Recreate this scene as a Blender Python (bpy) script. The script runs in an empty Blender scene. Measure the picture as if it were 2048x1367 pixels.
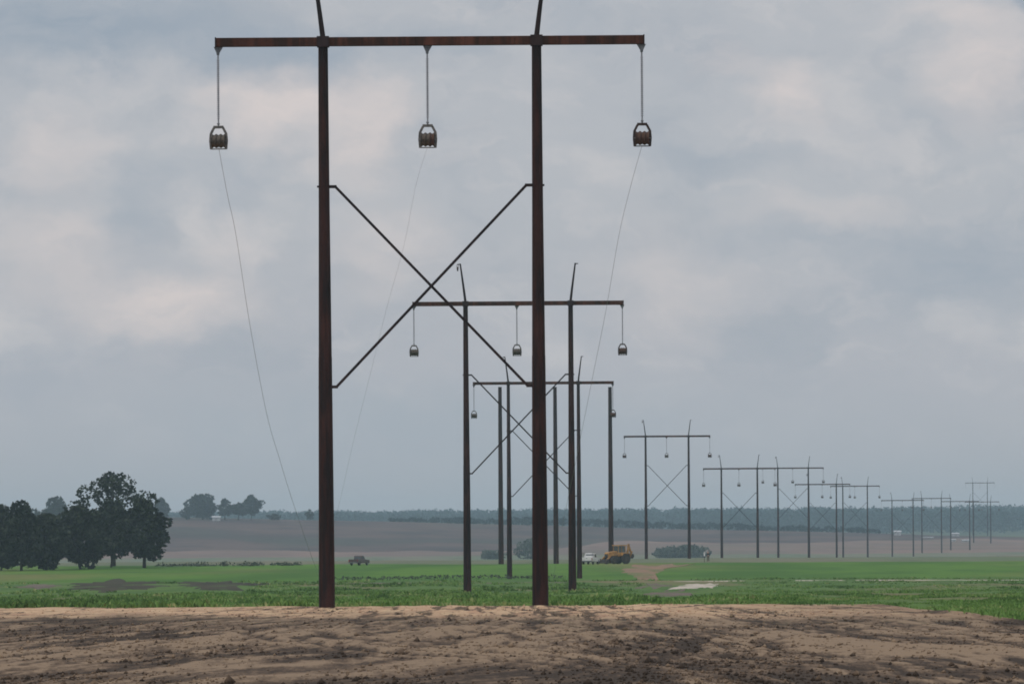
import bpy, math, random
import numpy as np
from mathutils import Matrix, Vector

S = bpy.context.scene
COL = S.collection
R = math.radians

# ------------------------------------------------------------------ camera
F = 11740.0            # focal length in pixels of the 2048-wide photograph
CX, HY = 1024.0, 1080.0  # principal column and horizon row
ROLL = R(0.40)
HC = 2.5               # eye height above the foot of the nearest pylon
cs, sn = math.cos(ROLL), math.sin(ROLL)
cam_d = bpy.data.cameras.new('camera')
cam = bpy.data.objects.new('camera', cam_d)
COL.objects.link(cam)
cam_d.sensor_width = 36.0
cam_d.lens = F / 2048.0 * 36.0
cam_d.shift_y = (HY - 683.5) / 2048.0
cam_d.clip_start = 1.0
cam_d.clip_end = 20000.0
cam.matrix_world = Matrix(((cs, sn, 0, 0), (0, 0, -1, 0), (-sn, cs, 0, HC), (0, 0, 0, 1)))
S.camera = cam
S.cycles.filter_width = 1.8
S.view_settings.view_transform = 'Standard'
S.view_settings.look = 'None'
S.view_settings.exposure = 0.0
S.view_settings.gamma = 1.0
S.cycles.use_denoising = True
S.cycles.volume_bounces = 1
S.cycles.max_bounces = 5

# ------------------------------------------------------------------ sky and sun
SUN_EL, SUN_AZ = R(52), R(215)     # azimuth clockwise from +Y: behind the camera, to the left
W = bpy.data.worlds.new('World')
S.world = W
W.use_nodes = True
NT = W.node_tree
NT.nodes.clear()

class G:
    """small node-graph helper"""
    def __init__(s, nt): s.nt = nt
    def n(s, t, **kw):
        nd = s.nt.nodes.new(t)
        for k, v in kw.items(): setattr(nd, k, v)
        return nd
    def put(s, sock, v):
        if v is None: return
        if hasattr(v, 'is_output'): s.nt.links.new(v, sock)
        elif isinstance(v, (tuple, list)) and sock.type == 'RGBA' and len(v) == 3: sock.default_value = (*v, 1)
        else: sock.default_value = v
    def m(s, op, a, b=None, c=None, clamp=False):
        nd = s.n('ShaderNodeMath', operation=op, use_clamp=clamp)
        s.put(nd.inputs[0], a); s.put(nd.inputs[1], b); s.put(nd.inputs[2], c)
        return nd.outputs[0]
    def v(s, op, a, b=None, c=None):
        nd = s.n('ShaderNodeVectorMath', operation=op)
        s.put(nd.inputs[0], a); s.put(nd.inputs[1], b); s.put(nd.inputs[2], c)
        return nd.outputs['Value'] if op == 'LENGTH' else nd.outputs[0]
    def rng(s, v, a, b, c=0.0, d=1.0, smooth=True):
        nd = s.n('ShaderNodeMapRange', interpolation_type='SMOOTHSTEP' if smooth else 'LINEAR')
        s.put(nd.inputs[0], v)
        for i, q in enumerate((a, b, c, d)): s.put(nd.inputs[i + 1], q)
        return nd.outputs[0]
    def noise(s, vec, scale, detail=4, rough=0.55, dist=0.0, col=False):
        nd = s.n('ShaderNodeTexNoise')
        s.put(nd.inputs['Vector'], vec)
        nd.inputs['Scale'].default_value = scale; nd.inputs['Detail'].default_value = detail
        nd.inputs['Roughness'].default_value = rough; nd.inputs['Distortion'].default_value = dist
        return nd.outputs['Color'] if col else nd.outputs['Fac']
    def mix(s, f, a, b):
        nd = s.n('ShaderNodeMix', data_type='RGBA')
        s.put(nd.inputs['Factor'], f); s.put(nd.inputs['A'], a) if False else None
        s.put(nd.inputs[6], a); s.put(nd.inputs[7], b)
        return nd.outputs[2]
    def comb(s, x, y, z):
        nd = s.n('ShaderNodeCombineXYZ')
        s.put(nd.inputs[0], x); s.put(nd.inputs[1], y); s.put(nd.inputs[2], z)
        return nd.outputs[0]
    def sep(s, v):
        nd = s.n('ShaderNodeSeparateXYZ'); s.put(nd.inputs[0], v); return nd.outputs

def lin(r, g, b):
    f = lambda c: c / 12.92 if c <= 0.04045 else ((c + 0.055) / 1.055) ** 2.4
    return tuple(f(c / 255.0) for c in (r, g, b))

g = G(NT)
d = g.n('ShaderNodeTexCoord').outputs['Generated']
x_, y_, z_ = g.sep(d)
az = g.m('MULTIPLY', g.m('ARCTAN2', x_, y_), 11.74)
el = g.m('MULTIPLY', g.m('ARCSINE', z_), 11.74)
p0 = g.comb(az, el, 0.0)
# ragged edges: warp the cloud coordinates with noise
wn = g.v('SUBTRACT', g.noise(g.v('MULTIPLY', p0, (1.0, 1.5, 1.0)), 3.4, 6, 0.6, col=True), (0.5, 0.5, 0.5))
p = g.v('MULTIPLY_ADD', wn, (0.34, 0.22, 0.0), p0)
n1 = g.noise(g.v('MULTIPLY', p, (0.8, 1.5, 1.0)), 2.6, 6, 0.55)
n2 = g.noise(g.v('MULTIPLY', p, (1.0, 2.2, 1.0)), 7.0, 5, 0.6)
base = g.mix(g.rng(el, 0.0, 0.34), lin(161, 165, 171), lin(172, 174, 181))
base = g.mix(g.rng(el, 0.30, 0.75), base, lin(175, 178, 184))
fade = g.rng(el, 0.10, 0.42)
base = g.mix(g.m('MULTIPLY', g.rng(n1, 0.50, 0.70), g.m('MULTIPLY', fade, 0.75)), base, lin(197, 194, 195))
base = g.mix(g.m('MULTIPLY', g.rng(n1, 0.50, 0.30), g.m('MULTIPLY', fade, 0.75)), base, lin(157, 164, 174))
DARK, WARM = lin(148, 159, 172), lin(208, 199, 197)
BLOBS = [  # px, py, rx, ry, colour, strength: broad cloud masses of this sky
    (150, 60, 420, 130, DARK, .9), (560, 95, 300, 90, DARK, .75), (900, 95, 160, 60, DARK, .4),
    (560, 195, 210, 90, WARM, .75), (720, 250, 130, 130, WARM, .7), (110, 300, 150, 110, WARM, .45),
    (300, 360, 120, 90, DARK, .25), (480, 350, 150, 60, DARK, .3), (120, 500, 210, 100, WARM, .5),
    (330, 590, 230, 80, WARM, .75), (265, 440, 70, 100, DARK, .35), (470, 470, 120, 70, WARM, .3),
    (780, 490, 140, 120, WARM, .4), (90, 720, 260, 90, DARK, .3), (1590, 180, 90, 80, WARM, .65),
    (1480, 130, 120, 40, WARM, .3), (1990, 150, 150, 160, WARM, .6), (1900, 40, 120, 40, WARM, .4),
    (2060, 0, 70, 40, DARK, .8), (1340, 560, 190, 140, WARM, .35), (1930, 560, 330, 150, DARK, .5),
    (1480, 310, 330, 40, DARK, .35), (1640, 480, 330, 60, DARK, .35), (1650, 420, 200, 50, WARM, .25),
    (1150, 30, 120, 80, DARK, .25), (1840, 250, 300, 60, DARK, .2), (840, 850, 900, 130, lin(157, 166, 176), .5),
]
n3 = g.noise(g.v('MULTIPLY_ADD', wn, (0.5, 0.3, 0.0), g.v('MULTIPLY', p0, (1.0, 1.7, 1.0))), 5.2, 7, 0.62)
base = g.mix(g.m('MULTIPLY', g.rng(n3, 0.52, 0.68), g.m('MULTIPLY', fade, 0.30)), base, lin(199, 195, 196))
base = g.mix(g.m('MULTIPLY', g.rng(n3, 0.47, 0.33), g.m('MULTIPLY', fade, 0.30)), base, lin(160, 166, 175))
colr = base
for (bx, by, rx, ry, c, st) in BLOBS:
    q = g.v('MULTIPLY_ADD', p, (1000.0 / rx, 1000.0 / ry, 0.0), (-(bx - CX) / rx, -(HY - by) / ry, 0.0))
    f = g.rng(g.v('LENGTH', q), 1.2, 0.15, 0.0, min(.95, st * 1.15))
    f = g.m('MULTIPLY', f, g.rng(n2, 0.25, 0.6, 0.55, 1.1, False))
    colr = g.mix(f, colr, c)
# overcast sky: brighter overhead than at the horizon
up = g.rng(z_, 0.10, 0.85, 1.0, 1.75)
low = g.rng(z_, -0.25, 0.0, 0.35, 1.0)
bgc = g.n('ShaderNodeBackground'); g.put(bgc.inputs[0], colr); g.put(bgc.inputs[1], g.m('MULTIPLY', g.m('MULTIPLY', up, 1.09), low))
sky = g.n('ShaderNodeTexSky', sky_type='NISHITA', sun_disc=False, sun_elevation=SUN_EL, sun_rotation=SUN_AZ)
bgs = g.n('ShaderNodeBackground'); g.put(bgs.inputs[0], sky.outputs[0]); bgs.inputs[1].default_value = 0.08
mx = g.n('ShaderNodeMixShader'); mx.inputs[0].default_value = 0.965
NT.links.new(bgs.outputs[0], mx.inputs[1]); NT.links.new(bgc.outputs[0], mx.inputs[2])
NT.links.new(mx.outputs[0], g.n('ShaderNodeOutputWorld').inputs[0])

sun_d = bpy.data.lights.new('sun', 'SUN')
sun_d.energy = 0.8; sun_d.angle = R(18); sun_d.color = (1.0, 0.96, 0.9)
sun = bpy.data.objects.new('sun', sun_d); COL.objects.link(sun)
sdir = Vector((math.sin(SUN_AZ) * math.cos(SUN_EL), math.cos(SUN_AZ) * math.cos(SUN_EL), math.sin(SUN_EL)))
sun.rotation_euler = sdir.to_track_quat('Z', 'Y').to_euler()
sun.location = (0, 0, 60)

# ------------------------------------------------------------------ helpers
def back(px, py, y):
    """the point at distance y that the photograph shows at column px, row py"""
    a, b = px - CX, HY - py
    return Vector(((a * cs + b * sn) * y / F, y, HC + (-a * sn + b * cs) * y / F))

def tag(o, label=None, cat=None, group=None, kind=None):
    if label: o['label'] = label
    if cat: o['category'] = cat
    if group: o['group'] = group
    if kind: o['kind'] = kind
    return o

def link(name, me, parent=None, loc=None):
    o = bpy.data.objects.new(name, me)
    COL.objects.link(o)
    if parent: o.parent = parent
    if loc is not None: o.location = loc
    return o

def empty(name, loc, rz=0.0):
    o = bpy.data.objects.new(name, None)
    COL.objects.link(o)
    o.location = loc; o.rotation_euler = (0, 0, rz)
    o.empty_display_size = 0.5
    return o

class MB:
    def __init__(s): s.v = []; s.f = []
    def box(s, c, size, rot=None):
        k = len(s.v); hx, hy, hz = (q / 2 for q in size)
        for dx, dy, dz in ((-1,-1,-1),(1,-1,-1),(1,1,-1),(-1,1,-1),(-1,-1,1),(1,-1,1),(1,1,1),(-1,1,1)):
            q = Vector((dx * hx, dy * hy, dz * hz))
            if rot is not None: q = rot @ q
            s.v.append(tuple(Vector(c) + q))
        for f in ((0,3,2,1),(4,5,6,7),(0,1,5,4),(1,2,6,5),(2,3,7,6),(3,0,4,7)): s.f.append(tuple(k + i for i in f))
        return s
    def bar(s, a, b, w, h):
        a, b = Vector(a), Vector(b); dz = (b - a)
        rot = dz.to_track_quat('Z', 'Y').to_matrix()
        return s.box((a + b) / 2, (w, h, dz.length), rot)
    def tube(s, pts, radii, n=12, caps=True):
        k0 = len(s.v); pts = [Vector(q) for q in pts]
        for i, q in enumerate(pts):
            t = (pts[min(i + 1, len(pts) - 1)] - pts[max(i - 1, 0)])
            rot = t.to_track_quat('Z', 'Y').to_matrix()
            for j in range(n):
                an = 2 * math.pi * j / n
                s.v.append(tuple(q + rot @ Vector((math.cos(an) * radii[i], math.sin(an) * radii[i], 0))))
        for i in range(len(pts) - 1):
            for j in range(n):
                a = k0 + i * n + j; b = k0 + i * n + (j + 1) % n
                s.f.append((a, b, b + n, a + n))
        if caps:
            s.f.append(tuple(k0 + j for j in reversed(range(n))))
            e = k0 + (len(pts) - 1) * n
            s.f.append(tuple(e + j for j in range(n)))
        return s
    def lathe(s, prof, n=16, axis='Z', c=(0, 0, 0)):
        """prof: (radius, height) pairs"""
        k0 = len(s.v)
        for r, h in prof:
            for j in range(n):
                an = 2 * math.pi * j / n; u, w = r * math.cos(an), r * math.sin(an)
                q = (u, w, h) if axis == 'Z' else ((h, u, w) if axis == 'X' else (w, h, u))
                s.v.append((q[0] + c[0], q[1] + c[1], q[2] + c[2]))
        for i in range(len(prof) - 1):
            for j in range(n):
                a = k0 + i * n + j; b = k0 + i * n + (j + 1) % n
                s.f.append((a, b, b + n, a + n))
        s.f.append(tuple(k0 + j for j in reversed(range(n))))
        e = k0 + (len(prof) - 1) * n
        s.f.append(tuple(e + j for j in range(n)))
        return s
    def prism(s, outline, x0, x1):
        """outline of (y, z) points swept from x0 to x1"""
        k = len(s.v); n = len(outline)
        for xx in (x0, x1):
            for yy, zz in outline: s.v.append((xx, yy, zz))
        for j in range(n): s.f.append((k + j, k + (j + 1) % n, k + n + (j + 1) % n, k + n + j))
        s.f.append(tuple(k + j for j in reversed(range(n)))); s.f.append(tuple(k + n + j for j in range(n)))
        return s
    def mesh(s, name, mat, smooth=False, bevel=0):
        import bmesh
        me = bpy.data.meshes.new(name); me.from_pydata(s.v, [], s.f)
        bm = bmesh.new(); bm.from_mesh(me)
        bmesh.ops.recalc_face_normals(bm, faces=bm.faces)
        if bevel: bmesh.ops.bevel(bm, geom=list(bm.edges), offset=bevel, segments=2, affect='EDGES', profile=0.6)
        bm.to_mesh(me); bm.free()
        me.materials.append(mat)
        if smooth: me.polygons.foreach_set('use_smooth', [True] * len(me.polygons))
        return me

def np_mesh(name, V, Fc, mat, smooth=False, tint=None):
    me = bpy.data.meshes.new(name)
    n = Fc.shape[1]
    me.vertices.add(len(V)); me.vertices.foreach_set('co', np.ascontiguousarray(V, dtype=np.float32).ravel())
    me.loops.add(Fc.size); me.loops.foreach_set('vertex_index', np.ascontiguousarray(Fc, dtype=np.int32).ravel())
    me.polygons.add(len(Fc))
    me.polygons.foreach_set('loop_start', np.arange(0, Fc.size, n, dtype=np.int32))
    if smooth: me.polygons.foreach_set('use_smooth', np.ones(len(Fc), dtype=bool))
    me.update(calc_edges=True); me.validate()
    if tint is not None:
        at = me.attributes.new('tint', 'FLOAT', 'POINT'); at.data.foreach_set('value', np.ascontiguousarray(tint, dtype=np.float32))
    me.materials.append(mat)
    return me

def hash2(i, j, seed):
    h = np.sin(i * 127.1 + j * 311.7 + seed * 74.7) * 43758.5453
    return h - np.floor(h)
def vnoise(x, y, seed=0):
    x = np.asarray(x, dtype=np.float64); y = np.asarray(y, dtype=np.float64)
    i, j = np.floor(x), np.floor(y); u, w = x - i, y - j
    u = u * u * u * (u * (u * 6 - 15) + 10); w = w * w * w * (w * (w * 6 - 15) + 10)
    a, b = hash2(i, j, seed), hash2(i + 1, j, seed); c, e = hash2(i, j + 1, seed), hash2(i + 1, j + 1, seed)
    return ((a * (1 - u) + b * u) * (1 - w) + (c * (1 - u) + e * u) * w) * 2 - 1
def fbm(x, y, seed=0, octv=4, gain=0.5):
    t = 0.0; am = 1.0
    for k in range(octv):
        t = t + am * vnoise(x * 2 ** k + 17.3 * k, y * 2 ** k - 9.1 * k, seed + k); am *= gain
    return t

# ------------------------------------------------------------------ materials
def mat(name):
    m = bpy.data.materials.new(name); m.use_nodes = True
    nt = m.node_tree; nt.nodes.clear()
    gg = G(nt)
    b = gg.n('ShaderNodeBsdfPrincipled'); o = gg.n('ShaderNodeOutputMaterial')
    nt.links.new(b.outputs[0], o.inputs[0])
    return m, gg, b
def pos(gg): return gg.n('ShaderNodeNewGeometry').outputs['Position']
def objc(gg): return gg.n('ShaderNodeTexCoord').outputs['Object']
def bump(gg, b, h, st, dist):
    nd = gg.n('ShaderNodeBump'); nd.inputs['Strength'].default_value = st; nd.inputs['Distance'].default_value = dist
    gg.put(nd.inputs['Height'], h); gg.nt.links.new(nd.outputs[0], b.inputs['Normal'])

def simple(name, c1, c2, scale=3.0, rough=0.6, metal=0.0, stretch=(1, 1, 1), lo=0.35, hi=0.65, spec=0.3):
    m, gg, b = mat(name)
    n = gg.noise(gg.v('MULTIPLY', objc(gg), stretch), scale, 5, 0.6)
    gg.put(b.inputs['Base Color'], gg.mix(gg.rng(n, lo, hi), c1, c2))
    b.inputs['Roughness'].default_value = rough; b.inputs['Metallic'].default_value = metal
    b.inputs['Specular IOR Level'].default_value = spec
    return m

def rust_mat(name, dark, red, scl=1.0):
    m, gg, b = mat(name)
    q = objc(gg)
    n = gg.noise(gg.v('MULTIPLY', q, (2.2 * scl, 2.2 * scl, 0.22)), 1.6, 6, 0.62)
    n2 = gg.noise(q, 9.0 * scl, 5, 0.65)
    c = gg.mix(gg.rng(n, 0.40, 0.60), dark, red)
    n4 = gg.noise(gg.v('MULTIPLY', q, (1.0, 1.0, 0.30)), 1.1, 3, 0.5)
    c = gg.mix(gg.rng(n4, 0.50, 0.66, 0.0, 0.75), c, tuple(v * 1.7 for v in red))
    n5 = gg.noise(gg.v('MULTIPLY', q, (9.0, 9.0, 0.15)), 1.0, 4, 0.6)
    c = gg.mix(gg.rng(n5, 0.54, 0.70, 0.0, 0.6), c, tuple(v * 0.4 for v in dark))
    c = gg.mix(gg.m('MULTIPLY', gg.rng(n2, 0.5, 0.75), 0.5), c, tuple(v * 0.45 for v in dark))
    gg.put(b.inputs['Base Color'], c)
    b.inputs['Roughness'].default_value = 0.8; b.inputs['Specular IOR Level'].default_value = 0.2
    bump(gg, b, n2, 0.15, 0.01)
    return m
M_POLE = rust_mat('weathering_steel', (0.013, 0.0085, 0.0075), (0.034, 0.0125, 0.009))
M_ARM = rust_mat('arm_steel', (0.032, 0.015, 0.008), (0.068, 0.024, 0.013), 0.8)
M_BRACE = rust_mat('brace_steel', (0.014, 0.011, 0.012), (0.024, 0.014, 0.013))
M_GALV = simple('galvanised_hardware', (0.10, 0.11, 0.12), (0.20, 0.21, 0.22), 12, 0.5, 0.6)
M_INSUL = simple('grey_polymer', (0.24, 0.25, 0.28), (0.31, 0.32, 0.35), 6, 0.45)
M_BLOCK = simple('block_frame_metal', (0.09, 0.086, 0.082), (0.20, 0.185, 0.165), 9, 0.5, 0.3)
M_BLOCKD = simple('dark_block_frame', (0.035, 0.025, 0.022), (0.07, 0.045, 0.035), 9, 0.6, 0.2)
M_SHEAVE = simple('sheave_lining', (0.06, 0.05, 0.04), (0.14, 0.115, 0.09), 7, 0.55, 0.3)
M_SHEAVED = simple('dark_sheave', (0.05, 0.025, 0.018), (0.10, 0.05, 0.03), 7, 0.6)
M_ROPE = simple('rope_fibre', (0.24, 0.24, 0.25), (0.32, 0.32, 0.33), 3, 0.8)
M_TRUNK = simple('bark', (0.035, 0.028, 0.022), (0.07, 0.055, 0.042), 6, 0.9, 0, (3, 3, .6))

def leaf_mat(name, c1, c2, scale=0.5):
    m, gg, b = mat(name)
    n = gg.noise(pos(gg), scale, 4, 0.6)
    n2 = gg.noise(pos(gg), scale * 7, 2, 0.5)
    c = gg.mix(gg.rng(n, 0.38, 0.64), c1, c2)
    c = gg.mix(gg.m('MULTIPLY', gg.rng(n2, 0.5, 0.7), 0.35), c, tuple(v * 1.5 for v in c2))
    gg.put(b.inputs['Base Color'], c); b.inputs['Roughness'].default_value = 0.75
    b.inputs['Specular IOR Level'].default_value = 0.15
    return m
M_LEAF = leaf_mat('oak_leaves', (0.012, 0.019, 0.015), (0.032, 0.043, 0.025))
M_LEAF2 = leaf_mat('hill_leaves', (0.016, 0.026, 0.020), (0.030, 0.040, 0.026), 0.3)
M_WOODS = leaf_mat('hazed_woodland_leaves', (0.014, 0.040, 0.046), (0.026, 0.055, 0.054), 0.06)  # blue of the distance haze is painted into this leaf colour
M_SHRUB = leaf_mat('shrub_leaves', (0.055, 0.075, 0.056), (0.080, 0.098, 0.066), 0.3)

# ------------------------------------------------------------------ terrain
GY = np.array([-400, 0, 90, 160, 222, 240, 300, 447, 671, 800, 898, 1092, 1304, 1540, 1914, 2222, 2400, 2700, 3000, 3150, 3500, 4000, 4500, 5100, 5800, 6600, 7200], float)
GZ = np.array([.1, 0, 0, 0, 0, -.12, -.62, -1.55, -1.96, -1.5, -1.0, -1.1, -2.0, -3.0, -4.3, -4.6, -3.6, 3.4, 10.0, 10.8, 6, 3, 4, 8, 14, 14, 10], float)
YY = np.linspace(-400, 7200, 7601)
ZZ = np.interp(YY, GY, GZ)
kw = 61
ker = np.hanning(kw + 2)[1:-1]; ker /= ker.sum()
ZS = np.convolve(np.pad(ZZ, kw // 2, mode='edge'), ker, mode='valid')
wfar = np.clip((YY - 250) / 100, 0, 1)
ZS = ZZ * (1 - wfar) + ZS * wfar
def sstep(a, b, v): t = np.clip((v - a) / (b - a), 0, 1); return t * t * (3 - 2 * t)
def ground(x, y):
    x = np.asarray(x, float); y = np.asarray(y, float)
    z = np.interp(y, YY, ZS)
    tilt = sstep(2300, 3000, y) * (1 - sstep(3300, 4300, y))
    z = z - 0.031 * np.clip(x, -420, 360) * tilt
    z = z + 0.10 * fbm(x / 35, y / 60, 3, 3) * sstep(240, 500, y)
    z = z + 0.5 * fbm(x / 90, y / 200, 5, 2) * sstep(2300, 2900, y)
    return z
def gz(x, y): return float(ground(np.array([x]), np.array([y]))[0])
def row_dist(px, py, lo=95.0, hi=1090.0):
    """distance at which the photograph's row meets the ground"""
    best = None
    ys = np.linspace(lo, hi, 1500)
    a, b = px - CX, HY - py
    X = (a * cs + b * sn) * ys / F; Z = HC + (-a * sn + b * cs) * ys / F
    k = np.where(Z <= ground(X, ys))[0]
    return float(ys[k[0]]) if len(k) else hi
def on_ground(px, py):
    y = row_dist(px, py); x = ((px - CX) * cs + (HY - py) * sn) * y / F
    return x, y

xs_d = np.arange(-24, 24.001, 0.07)
out = [24.0]; st = 0.12
while out[-1] < 2200:
    out.append(out[-1] + st); st *= 1.055
out = np.array(out[1:])
XS = np.concatenate([-out[::-1], xs_d, out])

def b_dirt(x):      # edge of the bare lot
    e = 229.0 - 0.55 * np.clip(x, -40, 40) + 1.6 * fbm(x / 2.6, x * 0 + 3.1, 11, 4)
    e = e - sstep(13.7, 15.4, x + 0.35 * vnoise(x / .7, x * 0, 4)) * 46 - sstep(15, 60, x) * 10
    return e
def b_weeds(x): return 655 + 0.35 * np.clip(-x, -90, 90) + 6 * fbm(x / 14, x * 0 + 1.7, 12, 3)
def b_crop(x): return 905 - 0.25 * np.clip(x, -120, 120) + 14 * fbm(x / 30, x * 0 + 5, 13, 3)
def b_past(x): return 2385 + 0.12 * np.clip(x, -300, 300) + 10 * fbm(x / 60, x * 0 + 8, 14, 3)
def b_tan(x): return 2480 + 1.55 * np.clip(x + 30, 0, 330) + 60 * fbm(x / 60, x * 0 + 2, 15, 4)
def b_hill(x): return 3080 + 0 * x

# the churned soil of the lot: long curved wheel ruts, berms and clods
rng = np.random.RandomState(7)
ARCS = [(-34, 92, 44), (30, 150, 34), (44, 104, 47), (-60, 170, 62), (52, 196, 52), (10, 95, 33)]
# long wheel tracks: x at 150 m, drift per metre, bend
TRACKS = [(-9.5, .16, .0008), (-5.0, -.12, .0012), (-1.0, .22, -.001), (2.5, -.2, .0015), (6.5, .13, .002), (9.0, -.26, .0005),
          (-13, .3, -.001), (12.5, -.09, -.0012), (0.5, .06, .003), (-7, .4, .001), (5, -.42, -.002)]
def lot_parts(x, y, edge):
    wx = x + 0.7 * vnoise(x / 6, y / 14, 21) + 0.25 * vnoise(x / 1.3, y / 3.5, 22)
    wy = y + 2.2 * vnoise(x / 7, y / 10, 23)
    h = 0.07 * fbm(x / 6, y / 13, 31, 3) + 0.03 * fbm(x / 1.6, y / 3.5, 35, 3)
    m = 0.0 * h
    def rut(t, am, w_):
        q = np.exp(-(t / (.30 * w_)) ** 2)
        bm = np.exp(-((np.abs(t) - .55 * w_) / (.24 * w_)) ** 2)
        return am * (-0.10 * q + 0.085 * bm), am * (1.25 * q - 0.8 * bm)
    for (ax, ay, r) in ARCS:
        dist = np.hypot(wx - ax, wy - ay) - r
        am = np.clip(0.5 + 0.6 * vnoise(x / 9, y / 13, int(r)), 0, 1.2)
        for off in (-1.05, 1.05):
            dh, dm = rut(dist - off, am, 1.0); h = h + dh; m = m + dm * .6
    for k, (x0, kk, bb) in enumerate(TRACKS):
        yy = y - 150
        dist = wx - (x0 + kk * yy + 2.4 * bb * yy * yy)
        am = np.clip(0.55 + 0.75 * vnoise(x / 8, y / 16, 90 + k), 0, 1.2)
        for off in (-1.0, 1.0):
            dh, dm = rut(dist - off, am, 1.0); h = h + dh * .9; m = m + dm * 1.15
    cl = vnoise(x / 0.30, y / 0.9, 41); c2 = vnoise(x / 0.8, y / 1.6, 43)
    rough = sstep(-0.1, 0.7, fbm(x / 5, y / 16, 45, 2))
    kx = .15 * np.cos((x + 6) / 7.0) + .05 * vnoise(x / 8, y / 60, 60)
    u = x - kx * (y - 150) + 0.5 * vnoise(x / 3, y / 30, 61)
    st = fbm(u / 1.3, y / 34, 62, 3); st2 = vnoise(u / .45, y / 12, 66)
    u2 = x + .10 * np.cos((x - 4) / 5.0) * (y - 160)
    st3 = fbm(u2 / .55, y / 9, 70, 3); st4 = vnoise(u / .14, y / 3.5, 72); st5 = vnoise(u2 / .24, y / 5, 73)
    h = h + 0.045 * st + 0.02 * st2 + 0.02 * st3 + 0.012 * st5
    m = m - 0.70 * st - 0.60 * st2 - 0.85 * st3 * (.5 + rough) - 0.75 * st4 - 0.65 * st5
    h = h + (0.4 + rough) * (0.022 * np.clip(cl - 0.1, 0, 1) + 0.03 * np.clip(c2 - 0.05, 0, 1))
    h = h + 0.014 * vnoise(x / 0.17, y / 0.3, 47)
    m = m + 0.55 * fbm(x / 4.5, y / 17, 51, 3) + 0.30 * fbm(x / 0.9, y / 5, 53, 3) * (.4 + rough) + 0.45 * vnoise(x / 0.20, y / 2.6, 57) + 0.15 * rough
    m = m - 3.0 * np.clip(h - .06, 0, .12) + 0.45 * sstep(0, 1, (150 - y) / 45)
    near = edge - y
    h = h * (0.30 + 0.70 * sstep(2, 40, near))
    h = h + 0.16 * np.exp(-((near - 5) / 5.5) ** 2) * (0.6 + 0.6 * vnoise(x / 3, y / 7, 49))
    out_h = (h * .55 - 0.03) * sstep(0, 2.0, near) * sstep(40, 80, y)
    for fx in (-6.9, 1.1):            # backfill heaped round the two feet of the nearest pylon
        rr = np.hypot(x - fx, (y - 219.8) * .8) + .25 * vnoise(x / .4, y / .6, 68)
        out_h = out_h + .06 * np.exp(-(rr / .75) ** 2) * (1 + .5 * vnoise(x / .25, y / .4, 69)); m = m + .8 * np.exp(-(rr / .9) ** 2)
    return out_h, m
def lot_relief(x, y, edge): return lot_parts(x, y, edge)[0]

def strip(name, lo, hi, rows, material, relief=None, bias=1.0, kind='structure'):
    L, Hh = lo(XS), hi(XS)
    t = np.linspace(0, 1, rows) ** bias if not isinstance(rows, np.ndarray) else rows
    X = np.repeat(XS[None, :], len(t), 0)
    Y = L[None, :] + (Hh - L)[None, :] * t[:, None]
    Z = ground(X, Y); tint = None
    if relief is not None:
        q = relief(X, Y)
        if isinstance(q, tuple): q, tint = q[0], q[1].ravel()
        Z = Z + q
    V = np.stack([X, Y, Z], -1).reshape(-1, 3)
    nx = len(XS); nr = len(t)
    a = (np.arange(nr - 1)[:, None] * nx + np.arange(nx - 1)[None, :]).ravel()
    Fc = np.stack([a, a + 1, a + 1 + nx, a + nx], -1)
    o = link(name, np_mesh(name, V, Fc, material, True, tint))
    tag(o, kind=kind)
    return o

# soil of the lot
M_DIRT, gg, b = mat('bare_soil')
P = pos(gg)
Pm = gg.v('MULTIPLY', P, (1, 0.42, 0.6))
w = gg.v('MULTIPLY_ADD', gg.noise(Pm, 0.25, 3, 0.5, col=True), (3.0, 3.0, 0), Pm)
nb = gg.noise(w, 0.22, 5, 0.6); nm = gg.noise(w, 1.3, 5, 0.65); nf = gg.noise(gg.v('MULTIPLY', P, (1, .2, 1)), 5.0, 4, 0.7)
tone = gg.m('MULTIPLY', gg.n('ShaderNodeAttribute', attribute_name='tint').outputs['Fac'], 0.85)       # soil tone: darker in ruts, lighter on berms and rises, with streaks
nf2 = gg.noise(gg.v('MULTIPLY', P, (1, .14, .6)), 13.0, 3, 0.7)
tone = gg.m('ADD', tone, gg.m('MULTIPLY', gg.m('SUBTRACT', nf, 0.5), 2.6))
tone = gg.m('ADD', tone, gg.m('MULTIPLY', gg.m('SUBTRACT', nf2, 0.5), 2.2))
c = gg.mix(gg.rng(tone, -0.9, 0.25, smooth=False), (0.262, 0.186, 0.122), (0.126, 0.086, 0.058))
c = gg.mix(gg.rng(tone, 0.15, 1.15, smooth=False), c, (0.050, 0.036, 0.026))
X_, Y_, Z_ = gg.sep(P)
yl = gg.m('MULTIPLY_ADD', X_, 0.6, Y_)                     # the sandy strip along the edge of the field
yl = gg.m('MULTIPLY_ADD', gg.m('SUBTRACT', nb, 0.5), 40.0, yl)
sand = gg.m('MULTIPLY', gg.rng(yl, 186, 206), gg.rng(X_, 16, 3, 0.30, 1.0))
ns = gg.noise(w, 0.9, 4, 0.6)
sc = gg.mix(gg.rng(ns, 0.35, 0.65), (0.60, 0.42, 0.26), (0.46, 0.285, 0.18))
c = gg.mix(gg.m('MULTIPLY', sand, gg.rng(tone, 0.9, 0.0, 0.15, 0.95)), c, sc)
straw = gg.m('MULTIPLY', gg.rng(gg.noise(gg.v('MULTIPLY', P, (0.5, 1.0, 1.0)), 1.6, 4, 0.65), 0.56, 0.68), gg.rng(yl, 150, 190))
c = gg.mix(gg.m('MULTIPLY', straw, 0.6), c, (0.19, 0.165, 0.085))
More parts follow.
